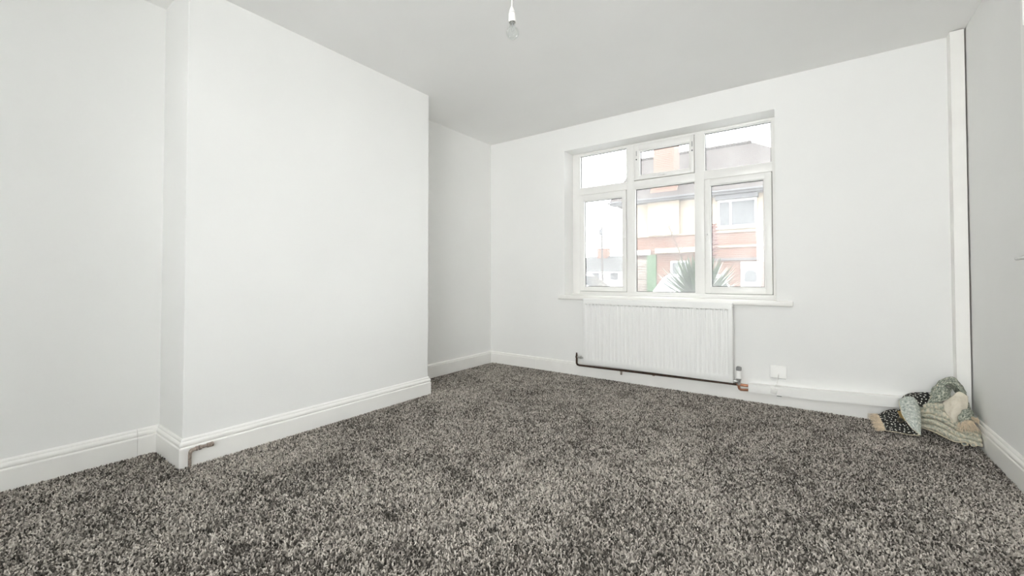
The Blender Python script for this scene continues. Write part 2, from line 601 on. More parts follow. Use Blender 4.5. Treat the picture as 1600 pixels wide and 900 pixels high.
me.vertices.foreach_set('co', co.ravel())
me.attributes.new('tone', 'FLOAT', 'POINT').data.foreach_set('value', tone.astype(np.float32))
me.attributes.new('scl', 'FLOAT', 'POINT').data.foreach_set('value', scl.astype(np.float32))
me.attributes.new('rot', 'FLOAT_VECTOR', 'POINT').data.foreach_set('vector', rotv.astype(np.float32).ravel())
pile = link('carpet_pile', me, M['carpet'])
tag(pile, 'short twisted pile of the dark and pale grey flecked carpet', 'carpet', None, 'stuff')
ng = bpy.data.node_groups.new('yarn_tufts', 'GeometryNodeTree')
ng.interface.new_socket('Geometry', in_out='INPUT', socket_type='NodeSocketGeometry')
ng.interface.new_socket('Geometry', in_out='OUTPUT', socket_type='NodeSocketGeometry')
gi = ng.nodes.new('NodeGroupInput')
go = ng.nodes.new('NodeGroupOutput')
cone = ng.nodes.new('GeometryNodeMeshCone')
cone.fill_type = 'NGON'
cone.inputs['Vertices'].default_value = 6
cone.inputs['Side Segments'].default_value = 2
cone.inputs['Radius Top'].default_value = 0.0019
cone.inputs['Radius Bottom'].default_value = 0.0031
cone.inputs['Depth'].default_value = 0.0120
sm = ng.nodes.new('GeometryNodeSetMaterial')
sm.inputs['Material'].default_value = M['carpet']
iop = ng.nodes.new('GeometryNodeInstanceOnPoints')
ar = ng.nodes.new('GeometryNodeInputNamedAttribute')
ar.data_type = 'FLOAT_VECTOR'
ar.inputs['Name'].default_value = 'rot'
asx = ng.nodes.new('GeometryNodeInputNamedAttribute')
asx.data_type = 'FLOAT'
asx.inputs['Name'].default_value = 'scl'
e2r = ng.nodes.new('FunctionNodeEulerToRotation')
L = ng.links.new
L(gi.outputs[0], iop.inputs['Points'])
L(cone.outputs['Mesh'], sm.inputs['Geometry'])
L(sm.outputs['Geometry'], iop.inputs['Instance'])
L(ar.outputs['Attribute'], e2r.inputs[0])
L(e2r.outputs[0], iop.inputs['Rotation'])
L(asx.outputs['Attribute'], iop.inputs['Scale'])
L(iop.outputs['Instances'], go.inputs[0])
md = pile.modifiers.new('tufts', 'NODES')
md.node_group = ng

# ================================================================== WINDOW
FY = D + 0.18           # room side of the frame
w1 = thing('window_1', ((WL + WR) / 2, FY, WB), 'white plastic window with six panes above the radiator', 'window', None, 'structure')
GX = [(-1.957, -1.458), (-1.382, -0.845), (-0.769, -0.270)]
GL, GU = (0.804, 1.786), (1.858, 2.194)
B = 0.004
fz = WB + 0.024
MB().box(WL, GX[0][0], FY, FY + 0.065, fz, WT, B).build('window_jamb', M['pvc'], w1, True)
MB().box(GX[2][1], WR, FY, FY + 0.065, fz, WT, B).build('window_jamb', M['pvc'], w1, True)
MB().box(GX[0][0] - B, GX[2][1] + B, FY, FY + 0.065, GU[1], WT, B).build('window_head', M['pvc'], w1, True)
MB().box(GX[0][0] - B, GX[2][1] + B, FY, FY + 0.065, fz, GL[0], B).build('bottom_rail', M['pvc'], w1, True)
for a, b in ((GX[0][1], GX[1][0]), (GX[1][1], GX[2][0])):
    MB().box(a, b, FY, FY + 0.065, GL[0] - B, GU[1] + B, B).build('mullion', M['pvc'], w1, True)
for a, b in GX:
    MB().box(a - B, b + B, FY, FY + 0.065, GL[1], GU[0], B).build('transom', M['pvc'], w1, True)


def fixed_light(gx, gz):
    x0, x1 = gx
    z0, z1 = gz
    b_ = MB()
    b_.ring(x0 - 0.001, x1 + 0.001, z0 - 0.001, z1 + 0.001, 0.007, 0.007, 0.007, 0.007, FY + 0.010, FY + 0.034, 0.002)
    b_.build('glazing_bead', M['pvc'], w1)
    g_ = MB()
    g_.ring(x0 + 0.001, x1 - 0.001, z0 + 0.001, z1 - 0.001, 0.009, 0.009, 0.009, 0.009, FY + 0.034, FY + 0.040)
    g_.build('gasket', M['gasket'], w1)
    MB().box(x0 + 0.004, x1 - 0.004, FY + 0.040, FY + 0.044, z0 + 0.004, z1 - 0.004).build('pane', M['glass'], w1)


fixed_light(GX[0], GU)
fixed_light(GX[1], GL)
fixed_light(GX[2], GU)


def casement(gx, gz, ox0, ox1, oz0, oz1, handle):
    """an opening sash: outer size from the frame opening, glass opening ox/oz"""
    g = 0.0030
    x0, x1, z0, z1 = gx[0] + g, gx[1] - g, gz[0] + g, gz[1] - g
    c_ = MB()
    c_.ring(x0, x1, z0, z1, ox0 - x0, x1 - ox1, oz0 - z0, z1 - oz1, FY - 0.012, FY + 0.048, 0.005)
    cs = c_.build('casement', M['pvc'], w1, True)
    s_ = MB()
    s_.ring(gx[0] - 0.004, gx[1] + 0.004, gz[0] - 0.004, gz[1] + 0.004, 0.010, 0.010, 0.010, 0.010, FY + 0.020, FY + 0.026)
    s_.build('weather_seal', M['gasket'], cs)
    b_ = MB()
    b_.ring(ox0 - 0.002, ox1 + 0.002, oz0 - 0.002, oz1 + 0.002, 0.008, 0.008, 0.008, 0.008, FY - 0.004, FY + 0.020, 0.002)
    b_.build('glazing_bead', M['pvc'], cs)
    g_ = MB()
    g_.ring(ox0 - 0.001, ox1 + 0.001, oz0 - 0.001, oz1 + 0.001, 0.011, 0.011, 0.011, 0.011, FY + 0.020, FY + 0.026)
    g_.build('gasket', M['gasket'], cs)
    MB().box(ox0, ox1, FY + 0.026, FY + 0.030, oz0, oz1).build('pane', M['glass'], cs)
    hx, hz, along = handle
    h_ = MB()
    if along == 'v':
        h_.box(hx - 0.012, hx + 0.012, FY - 0.020, FY - 0.012, hz - 0.030, hz + 0.030, 0.003)
        h_.box(hx - 0.008, hx + 0.008, FY - 0.046, FY - 0.018, hz + 0.006, hz + 0.022, 0.004)
        h_.box(hx - 0.008, hx + 0.008, FY - 0.046, FY - 0.034, hz - 0.050, hz + 0.022, 0.005)
    else:
        h_.box(hx - 0.030, hx + 0.030, FY - 0.020, FY - 0.012, hz - 0.012, hz + 0.012, 0.003)
        h_.box(hx - 0.008, hx + 0.008, FY - 0.040, FY - 0.018, hz - 0.008, hz + 0.008, 0.004)
        h_.box(hx - 0.045, hx + 0.020, FY - 0.046, FY - 0.034, hz - 0.009, hz + 0.006, 0.004)
    h_.build('casement_handle', M['pvc'], cs, True)
    return cs


casement(GX[0], GL, -1.907, -1.497, 0.847, 1.722, (-1.478, 1.295, 'v'))
top = casement(GX[1], GU, -1.332, -0.884, 1.901, 2.136, (-1.105, 1.884, 'h'))
casement(GX[2], GL, -0.722, -0.323, 0.859, 1.733, (-0.747, 1.295, 'v'))
for sx in (-1.357, -0.862):
    MB().lathe((sx, FY - 0.0135, 2.055), (0, 1, 0), [(0, 0.006), (0.002, 0.006)], 12).build('stay_screw', M['gasket'], top)
    MB().box(sx - 0.003, sx + 0.003, FY - 0.0135, FY - 0.0115, 2.090, 2.135).build('friction_stay', M['greyplastic'], top)
# sill board
MB().box(WL - 0.055, WR + 0.103, D - 0.045, D + 0.002, 0.730, 0.768, 0.006).build('window_sill', M['gloss'], w1, True)
MB().box(WL + 0.001, WR - 0.001, D - 0.010, FY + 0.02, 0.747, 0.769, 0.0).build('window_board', M['gloss'], w1)
MB().box(WL + 0.001, WR - 0.001, FY - 0.030, FY + 0.004, 0.768, 0.784, 0.004).build('sill_cover_strip', M['pvc'], w1, True)

# ================================================================== RADIATOR
RX_0, RX_1, RZ_0, RZ_1 = -1.783, -0.521, 0.132, 0.743
RF, RB = D - 0.105, D - 0.050
rad = thing('radiator', ((RX_0 + RX_1) / 2, (RF + RB) / 2, RZ_0), 'white fluted panel radiator fixed under the window', 'radiator')
NF = 35
mb = MB()
x_in0, x_in1 = RX_0 + 0.022, RX_1 - 0.022
pitch = (x_in1 - x_in0) / NF
xs = [RX_0 + 0.006, RX_0 + 0.014]
dep = [0.0, 0.0]
for k in range(NF):
    for fpos, dd in ((0.02, 0), (0.16, 0), (0.22, 0.8), (0.28, 1), (0.70, 1), (0.76, 0.8), (0.82, 0)):
        xs.append(x_in0 + (k + fpos) * pitch)
        dep.append(dd)
xs += [RX_1 - 0.014, RX_1 - 0.006]
dep += [0, 0]
zs = [(RZ_0 + 0.006, 0), (RZ_0 + 0.052, 0), (RZ_0 + 0.064, 0.45), (RZ_0 + 0.082, 1), (RZ_1 - 0.0560, 1), (RZ_1 - 0.0557, 3.4), (RZ_1 - 0.0475, 3.4), (RZ_1 - 0.0472, 0.0), (RZ_1 - 0.006, 0)]
grid = [[mb.bm.verts.new((x, RF + 0.0046 * dd * wz, z)) for x, dd in zip(xs, dep)] for z, wz in zs]
for (r, s), (za, zb) in zip(zip(grid, grid[1:]), zip(zs, zs[1:])):
    for k in range(len(xs) - 1):
        if za[1] > 3 and zb[1] > 3 and dep[k] == 1 and dep[k + 1] == 1:
            continue            # slot at the head of each flute
        mb.bm.faces.new((r[k], r[k + 1], s[k + 1], s[k]))
# folded edges back to the panel's rear
loop = grid[0] + [r[-1] for r in grid[1:]] + grid[-1][::-1][1:] + [r[0] for r in grid[::-1][1:-1]]
cx, cz = (RX_0 + RX_1) / 2, (RZ_0 + RZ_1) / 2
def grown(v, g, y):
    p = v.co.copy()
    p.x += g if p.x > RX_1 - 0.01 else (-g if p.x < RX_0 + 0.01 else 0)
    p.z += g if p.z > RZ_1 - 0.01 else (-g if p.z < RZ_0 + 0.01 else 0)
    p.y = y
    return mb.bm.verts.new(p)
l1 = [grown(v, 0.004, RF + 0.002) for v in loop]
l2 = [grown(v, 0.006, RF + 0.006) for v in loop]
l3 = [grown(v, 0.006, RF + 0.014) for v in loop]
for a_, b_ in ((loop, l1), (l1, l2), (l2, l3)):
    for k in range(len(loop)):
        k2 = (k + 1) % len(loop)
        mb.bm.faces.new((a_[k], a_[k2], b_[k2], b_[k]))
mb.build('front_panel', M['rad'], rad, True, 35)
MB().box(RX_0 + 0.004, RX_1 - 0.004, RB - 0.014, RB, RZ_0 + 0.004, RZ_1 - 0.006, 0.004).build('back_panel', M['rad'], rad)
for xa, xb in ((RX_0, RX_0 + 0.0025), (RX_1 - 0.0025, RX_1)):
    MB().box(xa - 0.0005, xb + 0.0005, RF + 0.012, RB - 0.002, RZ_0 + 0.010, RZ_1, 0.0008).build('side_panel', M['rad'], rad)
tg = MB()
tg.box(RX_0, RX_1, RF + 0.012, RF + 0.019, RZ_1 - 0.005, RZ_1 + 0.002)
tg.box(RX_0, RX_1, RB - 0.009, RB - 0.002, RZ_1 - 0.005, RZ_1 + 0.002)
for k in range(64):
    xx = RX_0 + (RX_1 - RX_0) * (k + 0.5) / 64
    tg.box(xx - 0.005, xx + 0.005, RF + 0.018, RB - 0.008, RZ_1 - 0.003, RZ_1 + 0.001)
tg.build('top_grille', M['rad'], rad)
MB().lathe((RX_1 - 0.002, RF + 0.024, RZ_1 - 0.022), (1, 0, 0), [(0, 0.010), (0.006, 0.010), (0.007, 0.006), (0.012, 0.006)], 12).build('bleed_plug', M['chrome'], rad, True)
MB().lathe((RX_0 + 0.002, RF + 0.024, RZ_1 - 0.022), (-1, 0, 0), [(0, 0.010), (0.006, 0.010), (0.007, 0.006), (0.010, 0.006)], 12).build('blanking_plug', M['chrome'], rad, True)
for bx in (RX_0 + 0.18, RX_1 - 0.18):
    MB().box(bx - 0.015, bx + 0.015, RB - 0.002, D - 0.001, RZ_0 + 0.14, RZ_1 - 0.10).build('wall_bracket', M['rad'], rad)

# lockshield valve at the far end
lv = thing('lockshield_valve', (-1.865, D - 0.065, 0.19), 'small tarnished lockshield valve at the alcove end of the radiator', 'valve')
vx, vy = -1.868, D - 0.068
MB().lathe((vx, vy, 0.160), (0, 0, 1), [(0, 0.008), (0.012, 0.009), (0.014, 0.012), (0.030, 0.012), (0.032, 0.009), (0.045, 0.009), (0.047, 0.007), (0.062, 0.007)], 14).build('valve_body', M['oldpipe'], lv, True)
MB().lathe((vx + 0.006, vy, 0.182), (1, 0, 0), [(0, 0.009), (0.030, 0.009), (0.031, 0.013), (0.044, 0.013), (0.046, 0.009), (0.082, 0.009)], 14).build('union_nut', M['chrome'], lv, True)
# the long pipe run behind the radiator
rp = thing('radiator_pipe', (-1.2, D - 0.03, 0.105), 'tarnished brown copper pipe running along the skirting under the radiator', 'pipe')
MB().tube([(vx, vy, 0.162), (vx, vy, 0.122), (vx + 0.004, vy + 0.006, 0.108), (vx + 0.020, vy + 0.014, 0.101), (vx + 0.05, vy + 0.022, 0.100), (-1.2, D - 0.036, 0.106), (-0.60, D - 0.034, 0.112), (-0.415, D - 0.032, 0.113)], 0.0095, 12).build('pipe_run', M['oldpipe'], rp, True)
for cxp in (-1.437, -1.145):
    cl = MB()
    cl.box(cxp - 0.008, cxp + 0.008, D - 0.047, D - 0.018, 0.091 if cxp < -1.3 else 0.092, 0.101)
    if cxp < -1.3:
        cl.box(cxp - 0.010, cxp + 0.004, D - 0.034, D - 0.018, 0.060, 0.093, 0.003)
    cl.build('pipe_clip', M['oldpaintpipe'], rp)
MB().tube([(-0.505, D - 0.0335, 0.1128), (-0.415, D - 0.032, 0.113)], 0.0105, 12).build('copper_tail', M['copper'], rp, True)
# thermostatic valve
tv = thing('thermostatic_valve', (-0.486, D - 0.078, 0.12), 'white thermostatic radiator valve with grey cap beside the socket', 'valve')
tx, ty = -0.484, D - 0.078
MB().lathe((tx, ty, 0.168), (0, 0, 1), [(0, 0.015), (0.003, 0.019), (0.058, 0.0195), (0.062, 0.018)], 20).build('valve_head', M['plastic'], tv, True)
cp = MB()
cp.lathe((tx, ty, 0.230), (0, 0, 1), [(0, 0.0165), (0.004, 0.018), (0.026, 0.017), (0.031, 0.012)], 20)
for k in range(10):
    a = 2 * math.pi * k / 10
    cp.box(tx + 0.0175 * math.cos(a) - 0.0016, tx + 0.0175 * math.cos(a) + 0.0016, ty + 0.0175 * math.sin(a) - 0.0016, ty + 0.0175 * math.sin(a) + 0.0016, 0.234, 0.256)
cp.build('valve_cap', M['greyplastic'], tv, True)
MB().lathe((tx, ty, 0.118), (0, 0, 1), [(0, 0.009), (0.010, 0.010), (0.012, 0.013), (0.024, 0.013), (0.026, 0.011), (0.036, 0.011), (0.038, 0.015), (0.050, 0.015)], 16).build('valve_body', M['chrome'], tv, True)
MB().lathe((tx - 0.006, ty, 0.146), (-1, 0, 0), [(0, 0.009), (0.008, 0.009), (0.009, 0.013), (0.021, 0.013), (0.022, 0.009), (0.036, 0.009)], 14).build('union_nut', M['chrome'], tv, True)
tag(MB().tube([(tx, ty, 0.122), (tx, ty, 0.105), (tx + 0.003, ty + 0.003, 0.092), (tx + 0.012, ty + 0.010, 0.084), (tx + 0.030, ty + 0.022, 0.083), (-0.415, D - 0.042, 0.084)], 0.0092, 14).build('copper_pipe', M['copper'], None, True), 'bright copper elbow pipe between the thermostatic valve and white trunking', 'pipe')

# ------------------------------------------------------------------ pipe trunking along the skirting
pt = thing('pipe_trunking', (0, D - 0.03, 0.09), 'white pipe trunking running along the wall above the skirting', 'trunking')


def slab(x0, x1, za0, za1, zb0, zb1, y0, y1):
    m_ = MB()
    v = [(x0, y0, za0), (x1, y0, zb0), (x1, y0, zb1), (x0, y0, za1), (x0, y1, za0), (x1, y1, zb0), (x1, y1, zb1), (x0, y1, za1)]
    b_ = [m_.bm.verts.new(p) for p in v]
    for q in ((0, 1, 2, 3), (5, 4, 7, 6), (4, 0, 3, 7), (1, 5, 6, 2), (3, 2, 6, 7), (4, 5, 1, 0)):
        m_.bm.faces.new([b_[i] for i in q])
    bmesh.ops.bevel(m_.bm, geom=m_.bm.edges[:], offset=0.002, segments=2, affect='EDGES')
    return m_


slab(-0.424, -0.028, 0.070, 0.132, 0.079, 0.146, D - 0.060, D - 0.001).build('trunking_length', M['plastic'], pt, True)
slab(-0.027, 0.684, 0.077, 0.147, 0.118, 0.186, D - 0.058, D - 0.001).build('trunking_length', M['plastic'], pt, True)
slab(-0.050, -0.006, 0.076, 0.149, 0.080, 0.150, D - 0.0615, D - 0.045).build('joint_cover', M['plastic'], pt, True)

# ------------------------------------------------------------------ wall plate and its aerial cable
so = thing('wall_socket', (-0.230, D, 0.242), 'square white aerial socket plate loose on the wall beside the radiator', 'socket')
pm = MB()
pm.box(-0.281, -0.179, -0.014, 0.0, 0.197, 0.287, 0.003)
o_ = pm.build('face_plate', M['plastic'], so, True)
for v in o_.data.vertices:          # the plate leans off the wall at its foot
    v.co.y += D - 0.002 - 0.16 * (0.045 - v.co.z)
MB().box(-0.276, -0.184, D - 0.008, D, 0.192, 0.280).build('gap_shade', M['dark'], so)  # dark block showing below the plate, stands in for the shaded gap
MB().lathe((-0.229, D - 0.014, 0.229), (0, -1, 0), [(0, 0.008), (0.006, 0.008), (0.007, 0.005), (0.010, 0.005)], 14).build('outlet', M['greyplastic'], so, True)
tag(MB().tube([(-0.229, D - 0.028, 0.230), (-0.229, D - 0.038, 0.224), (-0.232, D - 0.034, 0.205), (-0.238, D - 0.010, 0.180), (-0.242, D - 0.008, 0.150), (-0.246, D - 0.020, 0.142), (-0.250, D - 0.062, 0.143), (-0.253, D - 0.068, 0.126)], 0.0034, 8).build('aerial_cable', M['plastic'], None, True), 'thin white cable hanging from the wall socket', 'cable')
cb = MB()
cb.box(-0.020, 0.020, -0.008, 0.008, -0.019, 0.019, 0.002)
cbo = cb.build('cable_connector', M['plastic'], None, True)
cbo.location = (-0.257, D - 0.071, 0.107)
cbo.rotation_euler = (0.25, 0.20, 0.0)
tag(cbo, 'small white square connector at the end of the hanging cable', 'connector')
tag(MB().box(-0.243, -0.212, D - 0.0195, D - 0.0175, 0.060, 0.071).build('cable_hole', M['greyplastic']), 'small grey slot cut in the skirting below the trunking', 'slot')

# ------------------------------------------------------------------ corner pipe boxing
pb = thing('pipe_boxing', (0.713, D - 0.04, 0), 'tall narrow white pipe boxing standing in the corner', 'boxing')
MB().box(0.683, 0.744, D - 0.084, D - 0.072, ZF, H - 0.006, 0.0015).build('front_board', M['gloss'], pb)
MB().box(0.684, 0.695, D - 0.072, D, 0.19, H - 0.001).build('side_board', M['gloss'], pb)
MB().tube([(0.722, D - 0.035, 0.0), (0.722, D - 0.035, H)], 0.011, 10).build('riser_pipe', M['copper'], pb, True)

# ------------------------------------------------------------------ capped pipe stub at the chimney breast
gp = thing('pipe_stub', (-2.545, 0.772, 0), 'short capped old pipe rising from the carpet against the chimney skirting', 'pipe')
sx = XB + 0.033
MB().tube([(sx, 0.772, ZF), (sx, 0.772, 0.052), (sx, 0.774, 0.066), (sx, 0.781, 0.074), (sx, 0.792, 0.0765), (sx, 0.845, 0.0775)], [0.0076, 0.0076, 0.0082, 0.0098, 0.0085, 0.0066], 12).build('bent_pipe', M['oldpaintpipe'], gp, True)
MB().lathe((sx, 0.796, 0.0767), (0, 1, 0), [(0, 0.0105), (0.007, 0.0125), (0.009, 0.0085), (0.013, 0.0085), (0.015, 0.0125), (0.023, 0.0120), (0.025, 0.0070)], 8).build('compression_nut', M['oldpaintpipe'], gp)
MB().lathe((sx, 0.842, 0.0773), (0, 1, 0), [(0, 0.008), (0.005, 0.0118), (0.028, 0.0122), (0.032, 0.0095), (0.033, 0.004)], 14).build('end_cap', M['oldpaintpipe'], gp, True)

# ------------------------------------------------------------------ bare pendant bulb
PXL, PYL = -1.085, 1.500
pl = thing('pendant_light', (PXL, PYL, H), 'bare clear bulb in a white holder hanging from the ceiling', 'light')
MB().lathe((PXL, PYL, H), (0, 0, -1), [(0, 0.048), (0.010, 0.048), (0.022, 0.036), (0.030, 0.012), (0.031, 0.005)], 28).build('ceiling_rose', M['bonewhite'], pl, True)
ax = Vector((0.030, 0.006, -1)).normalized()
p0 = Vector((PXL, PYL, 2.148))
MB().tube([(PXL + 0.004, PYL, H - 0.03), (PXL + 0.003, PYL, 2.33), (PXL + 0.001, PYL, 2.23), p0 - ax * 0.010, p0 + ax * 0.006], 0.0028, 8).build('flex', M['bonewhite'], pl, True)
MB().lathe(p0, ax, [(0, 0.004), (0.003, 0.0062), (0.012, 0.0095), (0.024, 0.0140), (0.0275, 0.0145)], 24).build('holder_cap', M['bonewhite'], pl, True)
MB().lathe(p0 + ax * 0.0270, ax, [(0, 0.0125), (0.003, 0.0125)], 24).build('holder_seam', M['greyplastic'], pl, True)
MB().lathe(p0 + ax * 0.0295, ax, [(0, 0.0142), (0.004, 0.0150), (0.036, 0.0166), (0.041, 0.0168), (0.0412, 0.0140), (0.030, 0.0138)], 24).build('holder_skirt', M['bonewhite'], pl, True)
MB().lathe(p0 + ax * 0.052, ax, [(0, 0.0110), (0.022, 0.0110), (0.024, 0.0090)], 20).build('bulb_cap', M['chrome'], pl, True)
bg = MB()
R_ = 0.0285
prof = [(0.0, 0.0105), (0.010, 0.0112), (0.018, 0.0135), (0.026, 0.0180)]
for k in range(1, 12):
    a = math.radians(50 + k * (130 / 11.0))
    prof.append((0.046 - R_ * math.cos(a), max(R_ * math.sin(a), 0.0004)))
bg.lathe(p0 + ax * 0.071, ax, prof, 28)
bulb = bg.build('bulb', M['bulbglass'], pl, True, 60)
st = MB()
st.lathe(p0 + ax * 0.073, ax, [(0, 0.0026), (0.012, 0.0022), (0.019, 0.0014)], 8)
s0 = p0 + ax * 0.092
st.tube([s0, s0 + ax * 0.016 + Vector((0.008, 0, 0))], 0.0004, 5)
st.tube([s0, s0 + ax * 0.016 - Vector((0.008, 0, 0))], 0.0004, 5)
st.tube([s0 + ax * 0.016 + Vector((0.008, 0, 0)), s0 + ax * 0.019, s0 + ax * 0.016 - Vector((0.008, 0, 0))], 0.0005, 5)
st.build('filament_mount', M['greyplastic'], bulb, True)

# ================================================================== CRUMPLED CLOTH IN THE CORNER
cl = thing('crumpled_cloth', (0.56, 3.50, 0.0), 'crumpled sage and cream printed cloth with black dotted lining and fringe, dropped in the corner', 'cloth')


def sheet(name, rows, mat, nu=28, nv=20, wr=0.003, wf=28.0, pleat=None, thick=0.0026, under=None):
    P = [[Vector((min(p[0], 0.728), p[1], max(p[2], 0.004))) for p in r] for r in rows]
    G = []
    for j in range(nv + 1):
        v = j / nv
        ctrl = [crom([P[i][k] for i in range(len(P))], v) for k in range(len(P[0]))]
        G.append([crom(ctrl, i / nu) for i in range(nu + 1)])
    bm = bmesh.new()
    uvl = bm.loops.layers.uv.new('UVMap')
    V = []
    su = sum((G[nv // 2][i + 1] - G[nv // 2][i]).length for i in range(nu))
    sv = sum((G[j + 1][nu // 2] - G[j][nu // 2]).length for j in range(nv))
    UV = {}
    for j in range(nv + 1):
        row = []
        for i in range(nu + 1):
            p = G[j][i]
            du = G[j][min(i + 1, nu)] - G[j][max(i - 1, 0)]
            dv = G[min(j + 1, nv)][i] - G[max(j - 1, 0)][i]
            n = du.cross(dv)
            n = n.normalized() if n.length > 1e-9 else Vector((0, -1, 0))
            if n.y > 0:
                n = -n
            q = p + n * (wr * noise.noise(p * wf) + wr * 0.6 * noise.noise(p * wf * 2.3 + Vector((9, 3, 1))))
            if pleat:
                a, f_, ph = pleat
                u_, v_ = i / nu, j / nv
                q += n * a * (1 - 0.35 * u_) * (2 * abs(math.sin(math.pi * (f_ * (v_ + 0.05 * math.sin(4 * u_)) + ph))) ** 0.55 - 1.2)
            q.z = max(q.z, 0.004)
            q.x = min(q.x, 0.729)
            vert = bm.verts.new(q - org(cl))
            UV[vert] = (i / nu * su, j / nv * sv)
            row.append(vert)
        V.append(row)
    for j in range(nv):
        for i in range(nu):
            f_ = bm.faces.new((V[j][i], V[j][i + 1], V[j + 1][i + 1], V[j + 1][i]))
            f_.smooth = True
            for lp in f_.loops:
                lp[uvl].uv = UV[lp.vert]
    me_ = bpy.data.meshes.new(name)
    bm.to_mesh(me_)
    bm.free()
    o = link(name, me_, mat, cl)
    ORIGIN[o.name] = org(cl)
    s = o.modifiers.new('thickness', 'SOLIDIFY')
    s.thickness = thick
    s.offset = 0
    return o, G


SHEETS = {
    'dotted_flap': [
        [(0.320, 3.620, 0.050), (0.368, 3.600, 0.093), (0.408, 3.580, 0.109), (0.459, 3.560, 0.123)],
        [(0.327, 3.500, 0.035), (0.378, 3.500, 0.065), (0.428, 3.500, 0.067), (0.472, 3.490, 0.059)],
        [(0.334, 3.400, 0.014), (0.379, 3.390, 0.019), (0.435, 3.390, 0.016), (0.487, 3.385, 0.025)],
    ],
    'turned_flap': [
        [(0.416, 3.560, 0.175), (0.449, 3.560, 0.204), (0.482, 3.550, 0.204), (0.503, 3.540, 0.175)],
        [(0.411, 3.500, 0.153), (0.438, 3.480, 0.171), (0.468, 3.470, 0.171), (0.501, 3.490, 0.145)],
        [(0.420, 3.460, 0.103), (0.443, 3.440, 0.116), (0.470, 3.430, 0.120), (0.497, 3.450, 0.098)],
        [(0.447, 3.410, 0.057), (0.462, 3.400, 0.063), (0.476, 3.400, 0.062), (0.491, 3.410, 0.055)],
        [(0.479, 3.370, 0.031), (0.481, 3.370, 0.032), (0.483, 3.370, 0.030), (0.485, 3.370, 0.029)],
    ],
    'dotted_band': [
        [(0.422, 3.590, 0.169), (0.451, 3.600, 0.204), (0.502, 3.610, 0.226), (0.577, 3.610, 0.234)],
        [(0.437, 3.560, 0.183), (0.466, 3.560, 0.207), (0.506, 3.560, 0.206), (0.557, 3.560, 0.207)],
        [(0.462, 3.530, 0.186), (0.483, 3.520, 0.184), (0.506, 3.520, 0.161), (0.535, 3.530, 0.164)],
    ],
    'hood': [
        [(0.540, 3.600, 0.148), (0.587, 3.600, 0.292), (0.660, 3.620, 0.341), (0.710, 3.620, 0.283), (0.738, 3.610, 0.192), (0.751, 3.580, 0.116)],
        [(0.546, 3.530, 0.181), (0.586, 3.530, 0.283), (0.645, 3.540, 0.324), (0.686, 3.540, 0.274), (0.706, 3.530, 0.198), (0.719, 3.500, 0.124)],
        [(0.554, 3.510, 0.195), (0.590, 3.520, 0.271), (0.644, 3.580, 0.289), (0.679, 3.600, 0.237), (0.692, 3.550, 0.179), (0.704, 3.500, 0.121)],
    ],
    'hood_front': [
        [(0.532, 3.530, 0.167), (0.559, 3.520, 0.243), (0.584, 3.530, 0.302)],
        [(0.558, 3.500, 0.194), (0.579, 3.490, 0.257), (0.604, 3.520, 0.303)],
        [(0.589, 3.490, 0.213), (0.606, 3.490, 0.257), (0.624, 3.530, 0.293)],
        [(0.633, 3.510, 0.235), (0.641, 3.540, 0.259), (0.650, 3.570, 0.284)],
    ],
    'cream_panel': [
        [(0.596, 3.500, 0.201), (0.634, 3.500, 0.245), (0.669, 3.520, 0.272), (0.705, 3.520, 0.252)],
        [(0.604, 3.460, 0.168), (0.629, 3.450, 0.204), (0.662, 3.460, 0.222), (0.699, 3.480, 0.209)],
        [(0.614, 3.430, 0.130), (0.633, 3.420, 0.154), (0.656, 3.430, 0.174), (0.689, 3.460, 0.180)],
        [(0.622, 3.420, 0.109), (0.638, 3.420, 0.115), (0.655, 3.430, 0.127), (0.669, 3.450, 0.146)],
    ],
    'sage_fold': [
        [(0.647, 3.440, 0.159), (0.677, 3.460, 0.196), (0.715, 3.500, 0.185), (0.734, 3.520, 0.140)],
        [(0.644, 3.425, 0.141), (0.668, 3.430, 0.173), (0.695, 3.450, 0.165), (0.715, 3.480, 0.132)],
        [(0.652, 3.430, 0.112), (0.666, 3.420, 0.139), (0.685, 3.430, 0.144), (0.706, 3.460, 0.129)],
    ],
    'pleated_body': [
        [(0.511, 3.560, 0.156), (0.561, 3.520, 0.190), (0.612, 3.500, 0.189), (0.650, 3.470, 0.144), (0.689, 3.450, 0.107), (0.733, 3.450, 0.101)],
        [(0.502, 3.520, 0.122), (0.545, 3.470, 0.143), (0.590, 3.440, 0.133), (0.633, 3.420, 0.111), (0.680, 3.410, 0.088), (0.734, 3.420, 0.082)],
        [(0.499, 3.500, 0.088), (0.541, 3.450, 0.099), (0.586, 3.420, 0.090), (0.628, 3.400, 0.072), (0.675, 3.385, 0.062), (0.732, 3.390, 0.059)],
        [(0.495, 3.480, 0.044), (0.537, 3.430, 0.048), (0.582, 3.400, 0.033), (0.621, 3.365, 0.024), (0.669, 3.360, 0.030), (0.727, 3.360, 0.022)],
    ],
}
o1, g1 = sheet('dotted_flap', SHEETS['dotted_flap'], M['dots'], wr=0.005)
o2, g2 = sheet('turned_flap', SHEETS['turned_flap'], M['sagelight'], wr=0.004)
o3, g3 = sheet('dotted_band', SHEETS['dotted_band'], M['dots'], wr=0.003)
o4, g4 = sheet('hood', SHEETS['hood'], M['sage'], 44, 24, wr=0.006, wf=34)
o5, g5 = sheet('hood_front', SHEETS['hood_front'], M['sage'], 26, 26, wr=0.006, wf=34)
o6, g6 = sheet('cream_panel', SHEETS['cream_panel'], M['creamcloth'], 40, 40, wr=0.011, wf=15)
o7, g7 = sheet('sage_fold', [[(p[0], p[1] - 0.022, p[2]) for p in r] for r in SHEETS['sage_fold']], M['sage'], 26, 22, wr=0.006, wf=40)
